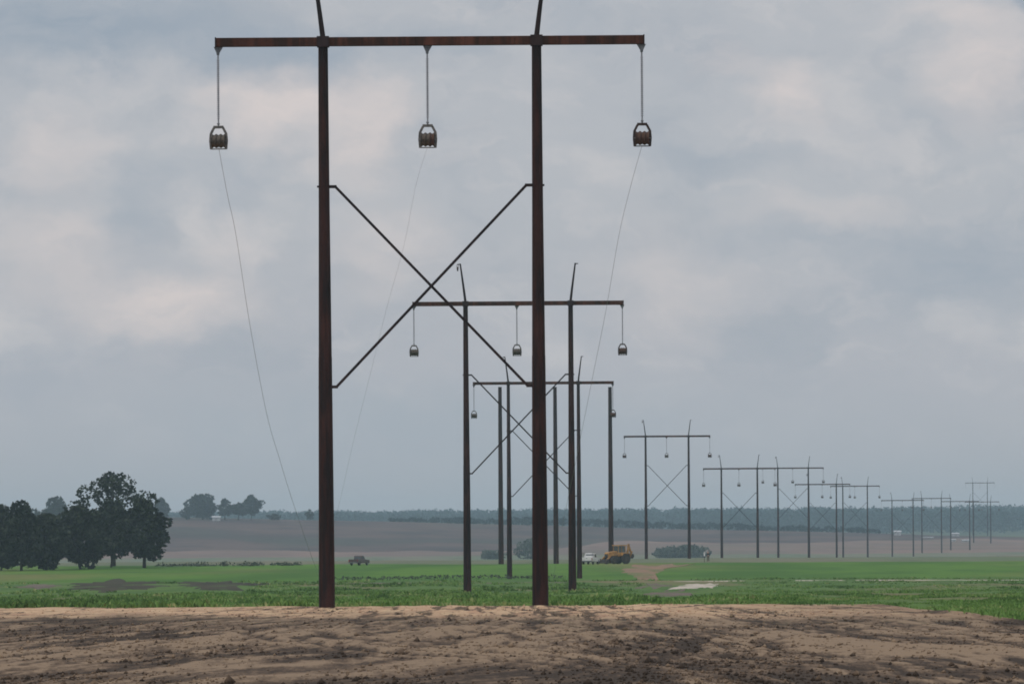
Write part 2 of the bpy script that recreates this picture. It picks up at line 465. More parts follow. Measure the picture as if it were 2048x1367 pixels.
gg.put(b.inputs['Base Color'], c); b.inputs['Roughness'].default_value = 0.95; b.inputs['Specular IOR Level'].default_value = 0.1
bump(gg, b, gg.noise(P, 11.0, 5, 0.7), 0.5, 0.06)

def field_mat(name, stops, scale, stretch, rough_scale=None, fine=0.35, finec=None):
    m, gg, b = mat(name)
    P = gg.v('MULTIPLY', pos(gg), stretch)
    n = gg.noise(P, scale, 5, 0.6); n2 = gg.noise(P, scale * 6.3, 4, 0.65)
    c = gg.mix(gg.rng(n, 0.36, 0.64), stops[0], stops[1])
    if len(stops) > 2: c = gg.mix(gg.rng(gg.noise(P, scale * 0.37, 3, 0.5), 0.5, 0.68), c, stops[2])
    c = gg.mix(gg.m('MULTIPLY', gg.rng(n2, 0.48, 0.72), fine), c, finec or tuple(v * 0.5 for v in stops[0]))
    gg.put(b.inputs['Base Color'], c); b.inputs['Roughness'].default_value = 0.9; b.inputs['Specular IOR Level'].default_value = 0.1
    return m
M_WEEDG = field_mat('weedy_ground', [(0.060, 0.125, 0.026), (0.090, 0.160, 0.036), (0.185, 0.155, 0.080)], 0.16, (1, .16, 1))
M_CROP = field_mat('young_crop', [(0.046, 0.120, 0.013), (0.086, 0.184, 0.020), (0.155, 0.158, 0.050)], 0.09, (.5, .10, 1), fine=0.55, finec=(0.05, 0.12, 0.016))
M_PAST = field_mat('pasture', [(0.12, 0.145, 0.085), (0.16, 0.155, 0.10), (0.09, 0.15, 0.07)], 0.03, (1, .08, 1))
M_TAN = field_mat('tan_field', [(0.215, 0.142, 0.115), (0.16, 0.115, 0.096), (0.14, 0.115, 0.085)], 0.022, (.7, .4, 1))
M_PLOW = field_mat('ploughed_hill', [(0.056, 0.044, 0.044), (0.112, 0.076, 0.066), (0.060, 0.060, 0.048)], 0.016, (1.2, .6, 1))
M_FARG = field_mat('far_ground', [(0.05, 0.075, 0.04), (0.08, 0.095, 0.05)], 0.02, (1, .2, 1))

rows_lot = np.concatenate([np.linspace(0, 0.42, 20)[:-1], np.linspace(0.42, 1.0, 520)])
def lot_lo(x): return x * 0 - 60.0
def lot_rel(X, Y): return lot_parts(X, Y, b_dirt(XS)[None, :])
strip('dirt_ground', lot_lo, b_dirt, rows_lot, M_DIRT, lot_rel)
def weed_rel(X, Y):
    e = b_dirt(XS)[None, :]
    return (0.07 * fbm(X / 3, Y / 5, 61, 3) + 0.05) * sstep(0, 6, Y - e) * (1 - sstep(560, 650, Y))
strip('weedy_field', b_dirt, b_weeds, 190, M_WEEDG, weed_rel, 1.6)
strip('crop_field', b_weeds, b_crop, 40, M_CROP)
strip('pasture_field', b_crop, b_past, 90, M_PAST)
strip('tan_field', b_past, b_tan, 40, M_TAN)
strip('ploughed_hill', b_tan, b_hill, 60, M_PLOW)
strip('far_ground', b_hill, lambda x: x * 0 + 7000.0, 70, M_FARG)

def clods():
    rs = np.random.RandomState(19)
    N = 40000
    y = 1 / rs.uniform(1 / 224.0, 1 / 92.0, N); x = rs.uniform(-1, 1, N) * (y * .105 + 2)
    e = b_dirt(x); keep = (y < e - 2) & (rs.uniform(-1.1, .8, N) < fbm(x / 4, y / 12, 83, 3))
    x, y, e = x[keep], y[keep], e[keep]; n = len(x)
    hh, mm = lot_parts(x, y, e)
    z = ground(x, y) + hh
    r = rs.gamma(1.3, .011, n) + .010
    base = np.array([(1,0,0),(.3,.95,0),(-.8,.6,0),(-.85,-.5,0),(.25,-.95,0),(.1,.1,.95),(-.15,-.1,-.6)])
    V = base[None] * r[:, None, None] * rs.uniform(.6, 1.35, (n, 7, 3))
    V = V + np.stack([x, y, z + r * .25], 1)[:, None, :]
    T = np.array([(0,1,5),(1,2,5),(2,3,5),(3,4,5),(4,0,5),(1,0,6),(2,1,6),(3,2,6),(4,3,6),(0,4,6)])
    Fc = (np.arange(n)[:, None, None] * 7 + T[None]).reshape(-1, 3)
    o = link('soil_clods', np_mesh('soil_clods', V.reshape(-1, 3), Fc, M_DIRT, False, np.repeat(mm + .12 + rs.normal(0, .3, n), 7)))
    tag(o, 'crumbled clods of soil strewn over the bare dirt', 'soil clods', None, 'stuff')
clods()

# ------------------------------------------------------------------ sheets of bare earth, sand and tracks
def sheet(name, outline, material, lift=0.03, seed=1, rag=0.15, kind='structure'):
    """outline of (px,row) points of a patch lying on the ground; edge made ragged, then filled on a grid"""
    pts = np.array([on_ground(*q) for q in outline])
    cxy = pts.mean(0)
    ang, rad = [], []
    dense = []
    for i in range(len(pts)):
        a, bq = pts[i], pts[(i + 1) % len(pts)]
        for t in np.linspace(0, 1, 14)[:-1]: dense.append(a + (bq - a) * t)
    dense = np.array(dense); n = len(dense)
    k = np.arange(n) / n * 2 * math.pi
    rr = 1 + rag * fbm(np.cos(k) * 4 + seed, np.sin(k) * 4, seed, 4)
    ring = []
    for s in (1.0, 0.8, 0.6, 0.4, 0.2): ring.append(cxy + (dense - cxy) * (rr[:, None] * s))
    XY = np.concatenate(ring + [cxy[None]])
    Z = ground(XY[:, 0], XY[:, 1]) + lift
    Z[:n] -= lift + 0.12
    V = np.concatenate([XY, Z[:, None]], 1)
    Fc = []
    for r_ in range(4):
        for j in range(n): Fc.append((r_ * n + j, r_ * n + (j + 1) % n, (r_ + 1) * n + (j + 1) % n, (r_ + 1) * n + j))
    for j in range(n): Fc.append((4 * n + j, 4 * n + (j + 1) % n, 5 * n, 5 * n))
    me = bpy.data.meshes.new(name)
    me.from_pydata([tuple(q) for q in V], [], [f if f[2] != f[3] else f[:3] for f in Fc]); me.materials.append(material)
    return tag(link(name, me), kind=kind)
M_TRACK = field_mat('track_earth', [(0.27, 0.165, 0.105), (0.20, 0.145, 0.09), (0.12, 0.15, 0.05)], 0.5, (1, .12, 1))
M_SAND = field_mat('pale_sand', [(0.46, 0.40, 0.33), (0.52, 0.45, 0.38)], 0.3, (1, .2, 1), fine=0.15)
M_PATCH = field_mat('dark_bare_soil', [(0.034, 0.033, 0.020), (0.056, 0.050, 0.030)], 0.3, (1, .1, 1))
M_MUD = field_mat('grey_soil', [(0.125, 0.10, 0.08), (0.16, 0.125, 0.10)], 0.3, (1, .1, 1))
sheet('dirt_track', [(1272, 1160), (1248, 1148), (1240, 1136), (1270, 1128), (1330, 1126), (1400, 1125), (1335, 1136), (1312, 1148), (1318, 1160)], M_TRACK, 0.05, 3, 0.28)
sheet('sand_patch', [(1335, 1178), (1360, 1168), (1450, 1165), (1440, 1172), (1420, 1178)], M_SAND, 0.10, 5, 0.30)
sheet('mud_patch', [(1270, 1195), (1290, 1184), (1370, 1180), (1400, 1184), (1370, 1196), (1310, 1198)], M_MUD, 0.09, 6, 0.4)
sheet('mud_patch', [(1275, 1176), (1285, 1168), (1345, 1167), (1345, 1175)], M_MUD, 0.08, 9, 0.4)
sheet('bare_soil_patch', [(110, 1183), (140, 1169), (200, 1160), (325, 1164), (345, 1176), (240, 1186)], M_PATCH, 0.10, 7, 0.45)
sheet('bare_soil_patch', [(345, 1183), (358, 1167), (400, 1160), (500, 1163), (545, 1169), (440, 1184)], M_PATCH, 0.10, 8, 0.45)
sheet('bare_soil_patch', [(10, 1176), (60, 1168), (120, 1170), (110, 1178)], M_MUD, 0.10, 12, 0.4)
def lane(name, pxrow, width, material, lift=0.06):
    """a narrow lane across the field through the given (px,row) points"""
    c = np.array([on_ground(*q) for q in pxrow])
    L = np.interp(np.linspace(0, len(c) - 1, 160), np.arange(len(c)), c[:, 0]), np.interp(np.linspace(0, len(c) - 1, 160), np.arange(len(c)), c[:, 1])
    V, Fc = [], []
    for i in range(160):
        wd = width * (0.7 + 0.5 * float(vnoise(i / 5.0, 1.0, 3)))
        for k, q in enumerate((-wd, -wd * .6, 0, wd * .6, wd)):
            X, Y = L[0][i], L[1][i] + q
            V.append((X, Y, gz(X, Y) + (lift if 0 < k < 4 else -0.1)))
    for i in range(159):
        for k in range(4): Fc.append((i * 5 + k, i * 5 + k + 1, i * 5 + k + 6, i * 5 + k + 5))
    me = bpy.data.meshes.new(name); me.from_pydata(V, [], Fc); me.materials.append(material)
    return tag(link(name, me), kind='structure')
lane('farm_path', [(1340, 1163), (1600, 1161), (1850, 1160), (2300, 1159)], 4.0, M_SAND)
lane('soil_strip', [(660, 1166), (860, 1166), (1060, 1165), (1150, 1165)], 7.0, M_MUD)

# ------------------------------------------------------------------ plants
def leaf_cloud(lobes, per, size, seed, fill=0.55, flat=0.75):
    """leaf-sized quads through a set of ellipsoid lobes (x,y,z,rx,ry,rz)"""
    rs = np.random.RandomState(seed)
    Cs = []
    for (x, y, z, rx, ry, rz) in lobes:
        n = max(6, int(per * (rx * rz) ** 0.5 * rx))
        u = rs.normal(size=(n, 3)); u /= np.linalg.norm(u, axis=1)[:, None]
        r = rs.uniform(fill, 1.0, n) ** 0.6 * (1 + 0.22 * vnoise(u[:, 0] * 3 + x, u[:, 2] * 3 + z, seed))
        Cs.append(np.stack([x + u[:, 0] * r * rx, y + u[:, 1] * r * ry, z + u[:, 2] * r * rz], 1))
    Cc = np.concatenate(Cs); n = len(Cc)
    a = rs.normal(size=(n, 3)); a /= np.linalg.norm(a, axis=1)[:, None]
    t = rs.normal(size=(n, 3)); b_ = np.cross(a, t); b_ /= np.linalg.norm(b_, axis=1)[:, None]
    sz = size * rs.uniform(0.5, 1.25, n)[:, None]
    a = a * sz; b_ = b_ * sz * flat
    V = np.stack([Cc - a, Cc + b_ * .8 - a * .1, Cc + a, Cc - b_ * .8 + a * .1], 1).reshape(-1, 3)
    return V, np.arange(n * 4).reshape(n, 4)

def tree(name, px, y, width, z0, z1, label, seed, material, group, per=70, leaf=0.36, loose=False, base_px=None, lobes_n=22, trunk_h=0.35, cat='tree'):
    """a tree standing at distance y; crown from z0 to z1 metres above its foot, width metres across"""
    rs = random.Random(seed)
    X = (px - CX) * cs * y / F
    Z = gz(X, y)
    root = empty(name, (X, y, Z))
    tag(root, label, cat, group)
    lobes = []
    h = z1 - z0; wr = width / 2 * 1.25
    if not loose:
        lobes.append((0, 0, z0 + h * .45, wr * .72, wr * .7, h * .40))
    for i in range(lobes_n):
        t = (i + 0.5) / lobes_n
        zz = z0 + h * (0.10 + 0.84 * t)
        env = wr * math.sqrt(max(0.05, 1 - abs(2 * (t ** 0.85) - 0.92) ** 2.4)) * (rs.uniform(.45, .95))
        an = i * 2.39996 + rs.uniform(-.4, .4)
        r = (wr * rs.uniform(.22, .40)) if not loose else wr * rs.uniform(.16, .30)
        lobes.append((math.cos(an) * max(0, env - r * .5), math.sin(an) * max(0, env - r * .5), min(zz, z1 - r * .7), r, r, r * rs.uniform(.6, .9)))
    V, Fc = leaf_cloud(lobes, per, leaf, seed)
    V[:, 2] = np.maximum(V[:, 2], 0.05)
    cr = link('crown', np_mesh('crown', V, Fc, material), root)
    mb = MB()
    tr = max(0.16, width * 0.028)
    top = z0 + h * .6
    lean = rs.uniform(-.3, .3)
    mb.tube([(0, 0, -.4), (0.05, 0, top * .3), (lean * .6, 0, top * .65), (lean, 0, top)], [tr * 1.35, tr, tr * .75, tr * .35], 9)
    for (lx, ly, lz, r, _, _) in lobes[1::3]:
        zb = max(top * .35, min(lz * .6, top * .9))
        mb.tube([(lean * zb / top, 0, zb), (lx * .45, ly * .45, (zb + lz) / 2 + .1), (lx * .85, ly * .85, lz)], [tr * .5, tr * .32, tr * .12], 6)
    link('trunk', mb.mesh('trunk', M_TRUNK, True), root)
    return root

k = 880 / F
GT = 'trees at the left edge of the field'
tree('tree', 226, 905, 150 * k, 4.8, 14.6, 'tallest tree of the left grove, loose open crown with sky showing through', 11, M_LEAF, GT, 46, .34, True, lobes_n=26)
tree('tree', 288, 868, 104 * k, 1.0, 10.2, 'broad dark tree at the right end of the left grove', 12, M_LEAF, GT, 95, .38)
tree('tree', 222, 880, 96 * k, 1.6, 9.9, 'dark full crowned tree directly below the tallest loose crown', 17, M_LEAF, GT, 95, .38)
tree('tree', 160, 858, 112 * k, .5, 9.3, 'dark rounded tree left of the tallest tree in the grove', 13, M_LEAF, GT, 95, .38)
tree('tree', 92, 850, 90 * k, .2, 8.2, 'low dark tree in the middle of the left grove', 14, M_LEAF, GT, 95, .38)
tree('tree', 42, 840, 76 * k, .1, 10.1, 'dark tree with a small raised tip near the left edge of the photo', 15, M_LEAF, GT, 95, .38)
tree('tree', 2, 845, 90 * k, .1, 9.5, 'dark tree cut off by the left edge of the photo', 16, M_LEAF, GT, 95, .38)
kh = 2990 / F
GH = 'far trees on the ploughed hill'
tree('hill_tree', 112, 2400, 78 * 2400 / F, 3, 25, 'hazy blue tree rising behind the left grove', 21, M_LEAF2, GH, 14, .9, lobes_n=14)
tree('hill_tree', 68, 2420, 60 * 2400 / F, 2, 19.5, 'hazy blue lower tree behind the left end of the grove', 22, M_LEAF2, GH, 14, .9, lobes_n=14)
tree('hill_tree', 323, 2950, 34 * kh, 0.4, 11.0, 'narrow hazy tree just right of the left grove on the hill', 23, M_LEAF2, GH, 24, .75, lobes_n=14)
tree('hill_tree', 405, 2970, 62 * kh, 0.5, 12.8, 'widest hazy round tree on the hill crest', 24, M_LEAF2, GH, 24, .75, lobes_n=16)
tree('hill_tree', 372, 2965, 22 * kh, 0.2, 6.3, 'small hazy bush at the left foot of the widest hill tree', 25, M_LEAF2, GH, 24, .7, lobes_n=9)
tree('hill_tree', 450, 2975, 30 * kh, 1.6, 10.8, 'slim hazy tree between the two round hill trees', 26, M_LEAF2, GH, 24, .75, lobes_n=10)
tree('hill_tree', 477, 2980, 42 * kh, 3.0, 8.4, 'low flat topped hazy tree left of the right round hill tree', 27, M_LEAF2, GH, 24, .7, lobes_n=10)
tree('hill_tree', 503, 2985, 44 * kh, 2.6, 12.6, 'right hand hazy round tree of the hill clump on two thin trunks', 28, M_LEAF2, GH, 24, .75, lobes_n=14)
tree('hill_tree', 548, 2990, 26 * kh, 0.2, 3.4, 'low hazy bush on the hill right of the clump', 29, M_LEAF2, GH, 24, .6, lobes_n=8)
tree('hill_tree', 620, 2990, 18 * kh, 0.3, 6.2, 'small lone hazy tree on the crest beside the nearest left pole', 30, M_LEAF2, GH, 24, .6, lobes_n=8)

GS = 'bushes behind the distant pylons'
kb = 2240 / F
tree('shrub', 1062, 2240, 62 * kb, .1, 7.6, 'grey green bush behind the nearest right pole', 41, M_SHRUB, GS, 20, .55, lobes_n=14, cat='bush')
tree('shrub', 985, 2235, 52 * kb, .1, 3.6, 'low green bush left of the three tall bare poles', 42, M_SHRUB, GS, 20, .5, lobes_n=12, cat='bush')
tree('shrub', 1372, 2240, 84 * kb, .1, 4.6, 'wide dark bush behind the right leg of the fourth pylon', 43, M_SHRUB, GS, 20, .55, lobes_n=18, cat='bush')
tree('shrub', 1330, 2238, 60 * kb, .1, 3.8, 'low dark bush between the legs of the fourth pylon', 44, M_SHRUB, GS, 20, .5, lobes_n=14, cat='bush')
GB = 'low bushes along the far field edge at left'
kq = 885 / F
for i, (px, wpx, hh, lab) in enumerate([
        (448, 20, .8, 'small dark bush with a round top at the far field edge'),
        (500, 60, .6, 'long low dark bush in the middle of the far field edge'),
        (572, 70, .5, 'low dark bush at the right end of the far field edge'),
        (395, 90, .4, 'very low dark bush left of the round topped bush'),
        (340, 70, .4, 'very low dark bush beside the right end of the grove')]):
    tree('low_bush', px, 885 + i, wpx * kq, 0.0, hh, lab, 50 + i, M_SHRUB, GB, 60, .16, lobes_n=14, cat='bush')

# hedges and woodland: masses nobody could count
def mass(name, xs, ys, hs, ws, material, per, leaf, seed, label, cat):
    rs = random.Random(seed); lobes = []
    for X, Y, H, Wd in zip(xs, ys, hs, ws):
        z = gz(X, Y)
        lobes.append((X, Y, z + H * .5, Wd * .55, Wd * .55, H * .5))
        for q in range(3):
            lobes.append((X + rs.uniform(-.4, .4) * Wd, Y + rs.uniform(-.3, .3) * Wd, z + H * rs.uniform(.55, .82), Wd * rs.uniform(.22, .34), Wd * .3, H * .2))
    V, Fc = leaf_cloud(lobes, per, leaf, seed, 0.5)
    return tag(link(name, np_mesh(name, V, Fc, material)), label, cat, None, 'stuff')
rs = np.random.RandomState(5)
n = 2500
ty = rs.uniform(4650, 5950, n); tx = rs.uniform(-1, 1, n) * ty * 0.21
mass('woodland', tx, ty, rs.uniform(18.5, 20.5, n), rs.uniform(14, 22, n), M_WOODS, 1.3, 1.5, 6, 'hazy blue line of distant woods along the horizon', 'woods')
n = 110
tx = np.linspace(-62, 190, n) + rs.uniform(-1.5, 1.5, n); ty = 3075 + rs.uniform(-8, 8, n)
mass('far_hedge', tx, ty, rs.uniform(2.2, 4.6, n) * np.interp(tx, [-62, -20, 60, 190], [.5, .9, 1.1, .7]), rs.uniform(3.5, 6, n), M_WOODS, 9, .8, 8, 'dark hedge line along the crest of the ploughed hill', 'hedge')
n = 90
tx = np.linspace(-21.5, 5.5, n) + rs.uniform(-.2, .2, n); ty = 668 + rs.uniform(-.6, .6, n)
mass('weed_row', tx, ty, rs.uniform(.25, .6, n), rs.uniform(.35, .8, n), M_SHRUB, 120, .09, 9, 'dark row of weeds crossing the green field behind the nearest pylon', 'weeds')

# weeds and grass of the near field
M_GRASS, gg, b = mat('weed_leaves')
ti = gg.n('ShaderNodeAttribute', attribute_name='tint').outputs['Fac']
c = gg.mix(gg.rng(ti, 0.0, 0.5), (0.070, 0.135, 0.034), (0.150, 0.265, 0.066))
c = gg.mix(gg.rng(ti, 0.55, 1.0), c, (0.32, 0.34, 0.14))
gg.put(b.inputs['Base Color'], c); b.inputs['Roughness'].default_value = 0.8; b.inputs['Specular IOR Level'].default_value = 0.15
def weeds():
    rs = np.random.RandomState(3)
    N = 190000
    inv = rs.uniform(1 / 640.0, 1 / 168.0, N); y = 1 / inv
    x = rs.uniform(-1, 1, N) * (y * 0.125 + 5)
    e = b_dirt(x)
    cl = fbm(x / 2.2, y / 9, 71, 3)
    bald = fbm(x / 6, y / 40, 75, 2)
    keep = (y > e - 0.6 + rs.exponential(0.5, N) * 0 - (rs.uniform(0, 1, N) < .05) * 6) & (rs.uniform(-1.0, .7, N) < cl + .35) & (bald > -0.55 + 0.35 * (y > 300))
    for (px0, px1, r0, r1) in ((110, 350, 1158, 1188), (340, 515, 1158, 1186), (1255, 1460, 1160, 1201)):
        a = x * F / y; row = HY - (gz(0, 400) - HC) * 0
        rowp = HY + (HC - ground(x, y)) * F / y - (a) * sn
        pxp = CX + a
        ee = ((pxp - (px0 + px1) / 2) / ((px1 - px0) / 2)) ** 2 + ((rowp - (r0 + r1) / 2) / ((r1 - r0) / 2)) ** 2
        keep &= ee + 0.5 * fbm(x / 3, y / 12, 79, 3) > 1.0
    x, y, e, cl = x[keep], y[keep], e[keep], cl[keep]; n = len(x)
    z = ground(x, y)
    hgt = (0.11 + 0.11 * np.clip(cl + .4, 0, 1.4)) * rs.uniform(.6, 1.5, n) * np.interp(y, [170, 260, 640], [.95, 1.0, 1.1]) * np.interp(x, [10, 13], [1, .7])
    tn = np.clip(0.36 + 0.34 * fbm(x / 4, y / 26, 77, 3) + rs.normal(0, .16, n) + (rs.uniform(0, 1, n) < .03) * .5, 0, 1)
    K = 5
    x, y, z, hgt, tn = (np.repeat(q, K) for q in (x, y, z, hgt, tn)); n = len(x)
    an = rs.uniform(0, 2 * math.pi, n); sp = rs.uniform(.2, 1.0, n) * hgt * .8
    cxr = x + rs.normal(0, .08, n); cyr = y + rs.normal(0, .08, n)
    wv = rs.uniform(.25, .5, n) * hgt * .5
    top = np.stack([cxr + np.cos(an) * sp, cyr + np.sin(an) * sp, z + hgt * rs.uniform(.6, 1.1, n)], 1)
    mid = np.stack([cxr + np.cos(an) * sp * .45, cyr + np.sin(an) * sp * .45, z + hgt * .5], 1)
    bt = np.stack([cxr, cyr, z - .03], 1)
    th = rs.uniform(0, 2 * math.pi, n)
    side = np.stack([np.cos(th) * wv, np.sin(th) * wv, wv * .15], 1)
    V = np.stack([bt, mid + side, top, mid - side], 1).reshape(-1, 3)
    o = link('weeds', np_mesh('weeds', V, np.arange(n * 4).reshape(n, 4), M_GRASS, tint=np.repeat(tn + np.tile([0], n), 4)))
    tag(o, 'green weeds and grass covering the field behind the bare dirt', 'weeds', None, 'stuff')
weeds()

# ------------------------------------------------------------------ pylons
ARM_L, SPACE = 16.0, 8.0
L0 = 21.6
mb = MB()   # tapered twelve-sided pole, foot at 0, top at L0
mb.tube([(0, 0, -1.2), (0, 0, 0), (0, 0, L0 * .44), (0, 0, L0 * .4403), (0, 0, L0 * .7), (0, 0, L0 - .03), (0, 0, L0)], [.315, .305, .252, .246, .208, .178, .15], 12)
ME_POLE = mb.mesh('pole', M_POLE, False)
mb = MB()
mb.tube([(0, 0, 0), (0, 0, .10)], [.186, .186], 12)
ME_COLLAR = mb.mesh('collar', M_BRACE)
mb = MB()
mb.box((0, 0, 0), (ARM_L, .30, .33))
ME_ARM = mb.mesh('crossarm', M_ARM, bevel=.02)
mb = MB()
mb.box((0, 0, 0), (.05, .36, .37))
ME_CAP = mb.mesh('end_plate', M_BRACE, bevel=.008)
mb = MB()
for sy in (-1, 1): mb.box((0, sy * .215, 0), (.46, .03, .40))
for sx in (-1, 1):
    for sz in (-1, 1): mb.tube([(sx * .19, -.27, sz * .16), (sx * .19, .27, sz * .16)], [.022, .022], 6)
ME_SADDLE = mb.mesh('arm_plate', M_BRACE)
BT, BB = 5.42, 12.92       # brace fixings below the arm
def brace_mesh(sy):
    mb = MB()
    xi = SPACE / 2 - .12; xo = xi - .30
    p = [(-xi, sy, -BT), (-xo, sy, -BT), (xo, sy, -BB), (xi, sy, -BB)]
    mb.bar(p[0], (p[1][0] + .05, sy, -BT), .16, .11); mb.bar(p[1], p[2], .15, .10); mb.bar((p[2][0] - .05, sy, -BB), p[3], .16, .11)
    return mb.mesh('cross_brace', M_BRACE)
ME_BR = brace_mesh(.07)
ME_BOLT = MB().tube([(-.262, 0, 0), (.262, 0, 0)], [.04, .04], 8).mesh('through_bolt', M_BRACE)
def peak_mesh(s):
    mb = MB()
    mb.tube([(0, 0, .12), (s * .12, 0, 1.1), (s * .38, 0, 3.05)], [.105, .09, .06], 10)
    mb.tube([(s * .34, 0, 3.0), (s * .60, 0, 3.0)], [.04, .035], 8)
    return mb.mesh('shield_wire_peak', M_BRACE, False)
ME_PK = {s: peak_mesh(s) for s in (-1, 1)}
mb = MB()
mb.prism([(-.03, 0), (.03, 0), (.03, -.20), (-.03, -.20)], -.055, .055)
k0 = len(mb.v)
for yy in (-.02, .02): mb.v += [(-.16, yy * 1.6, .0), (.19, yy * 1.6, .0), (.05, yy * 1.6, -.24), (-.05, yy * 1.6, -.24)]
mb.f += [(k0, k0 + 1, k0 + 2, k0 + 3), (k0 + 7, k0 + 6, k0 + 5, k0 + 4), (k0, k0 + 4, k0 + 5, k0 + 1), (k0 + 1, k0 + 5, k0 + 6, k0 + 2), (k0 + 2, k0 + 6, k0 + 7, k0 + 3), (k0 + 3, k0 + 7, k0 + 4, k0)]
mb.tube([(-.0, -.06, -.26), (0, .06, -.26)], [.06, .06], 8)
ME_BRK = mb.mesh('hanger_bracket', M_GALV)
prof = [(.018, -.30), (.03, -.34), (.03, -.46)]
zz = -.48
while zz > -2.72:
    prof += [(.024, zz), (.064, zz - .012), (.024, zz - .05)]; zz -= .075
prof += [(.03, -2.74), (.03, -2.86), (.018, -2.90)]
ME_INS = MB().lathe(prof, 10).mesh('insulator', M_INSUL, True)
# stringing block: yoke frame and three grooved sheaves, hung by a hook
mb = MB()
mb.box((0, 0, -.10), (.38, .10, .10))
for sx in (-1, 1):
    mb.bar((sx * .17, 0, -.12), (sx * .285, 0, -.34), .05, .09)
    mb.bar((sx * .285, 0, -.33), (sx * .31, 0, -.62), .045, .10)
    mb.bar((sx * .31, 0, -.60), (sx * .28, 0, -.93), .045, .10)
mb.box((0, 0, -.92), (.58, .09, .035))
ME_FR = {0: mb.mesh('frame', M_BLOCK, bevel=.006), 1: None}
ME_FR[1] = ME_FR[0].copy(); ME_FR[1].materials.clear(); ME_FR[1].materials.append(M_BLOCKD)
ME_HOOK = MB().tube([(0, 0, .0), (0, 0, -.07)], [.03, .03], 8).tube([(-.05, 0, .02), (.05, 0, .02)], [.03, .03], 8).mesh('hook', M_GALV)
mb = MB().lathe([(.05, -.082), (.265, -.082), (.265, -.065), (.225, -.015), (.225, .015), (.265, .065), (.265, .082), (.05, .082)], 24, 'X')
ME_SH = {0: mb.mesh('sheave', M_SHEAVE, False), 1: None}
ME_SH[1] = ME_SH[0].copy(); ME_SH[1].materials.clear(); ME_SH[1].materials.append(M_SHEAVED)
ME_AX = MB().tube([(-.34, 0, 0), (.34, 0, 0)], [.028, .028], 8).mesh('axle', M_GALV)
# small pulley for the shield wire
mb = MB()
for sx in (-1, 1): mb.bar((sx * .07, 0, .0), (sx * .07, 0, -.36), .02, .09)
mb.box((0, 0, -.01), (.16, .09, .03))
ME_PF = mb.mesh('frame', M_BLOCKD)
ME_PW = MB().lathe([(.04, -.05), (.20, -.05), (.15, 0), (.20, .05), (.04, .05)], 18, 'X').mesh('sheave', M_SHEAVED)

ORD = ['nearest', 'second', 'third', 'fourth', 'fifth', 'sixth', 'seventh', 'eighth', 'ninth', 'tenth', 'eleventh', 'twelfth', 'thirteenth']
TOWERS = [  # arm centre px, arm row, distance, label
    (859.5, 82.5, 220, 'largest rusty steel pylon, in front, standing at the edge of the bare dirt'),
    (1036.0, 606.5, 447, 'second rusty pylon from the front, in green weeds, seen through the largest one'),
    (1086.5, 765.5, 671, 'third rusty pylon from the front, seen between the legs of the second'),
    (1334.0, 872.0, 1092, 'dark pylon standing alone to the right of the yellow loader, fourth from the front'),
    (1478.5, 936.5, 1305, 'dark pylon just right of the tiny standing person, fifth from the front'),
    (1586.0, 935.5, 1540, 'sixth pylon from the front, its arm overlapping the fifth pylon arm'),
    (1645.0, 968.0, 1707, 'seventh pylon from the front, hazy, its arm partly behind the sixth'),
    (1710.0, 971.5, 1914, 'eighth pylon from the front, hazy, overlapping the seventh on its right'),
    (1805.0, 1000.0, 2222, 'ninth pylon from the front, faint, first of the low row at right'),
    (1863.0, 996.0, 2398, 'tenth pylon from the front, faint, in the middle of the low row'),
    (1920.0, 1002.0, 2470, 'eleventh pylon from the front, faint, right end of the low row'),
    (1964.0, 1003.0, 2750, 'short faint pylon standing below the arm of the tall farthest one'),
    (1960.0, 965.0, 3234, 'farthest pylon, tall and faint, its arm raised above the low row at right'),
]
SIDE = ['left end', 'middle', 'right end']
BLOCK_LOOK = {(0, 0): 'grey brown stringing block hanging from the left end of the largest pylon arm',
              (0, 1): 'half silver stringing block hanging from the middle of the largest pylon arm',
              (0, 2): 'dark brown stringing block hanging from the right end of the largest pylon arm'}
TOP = {}
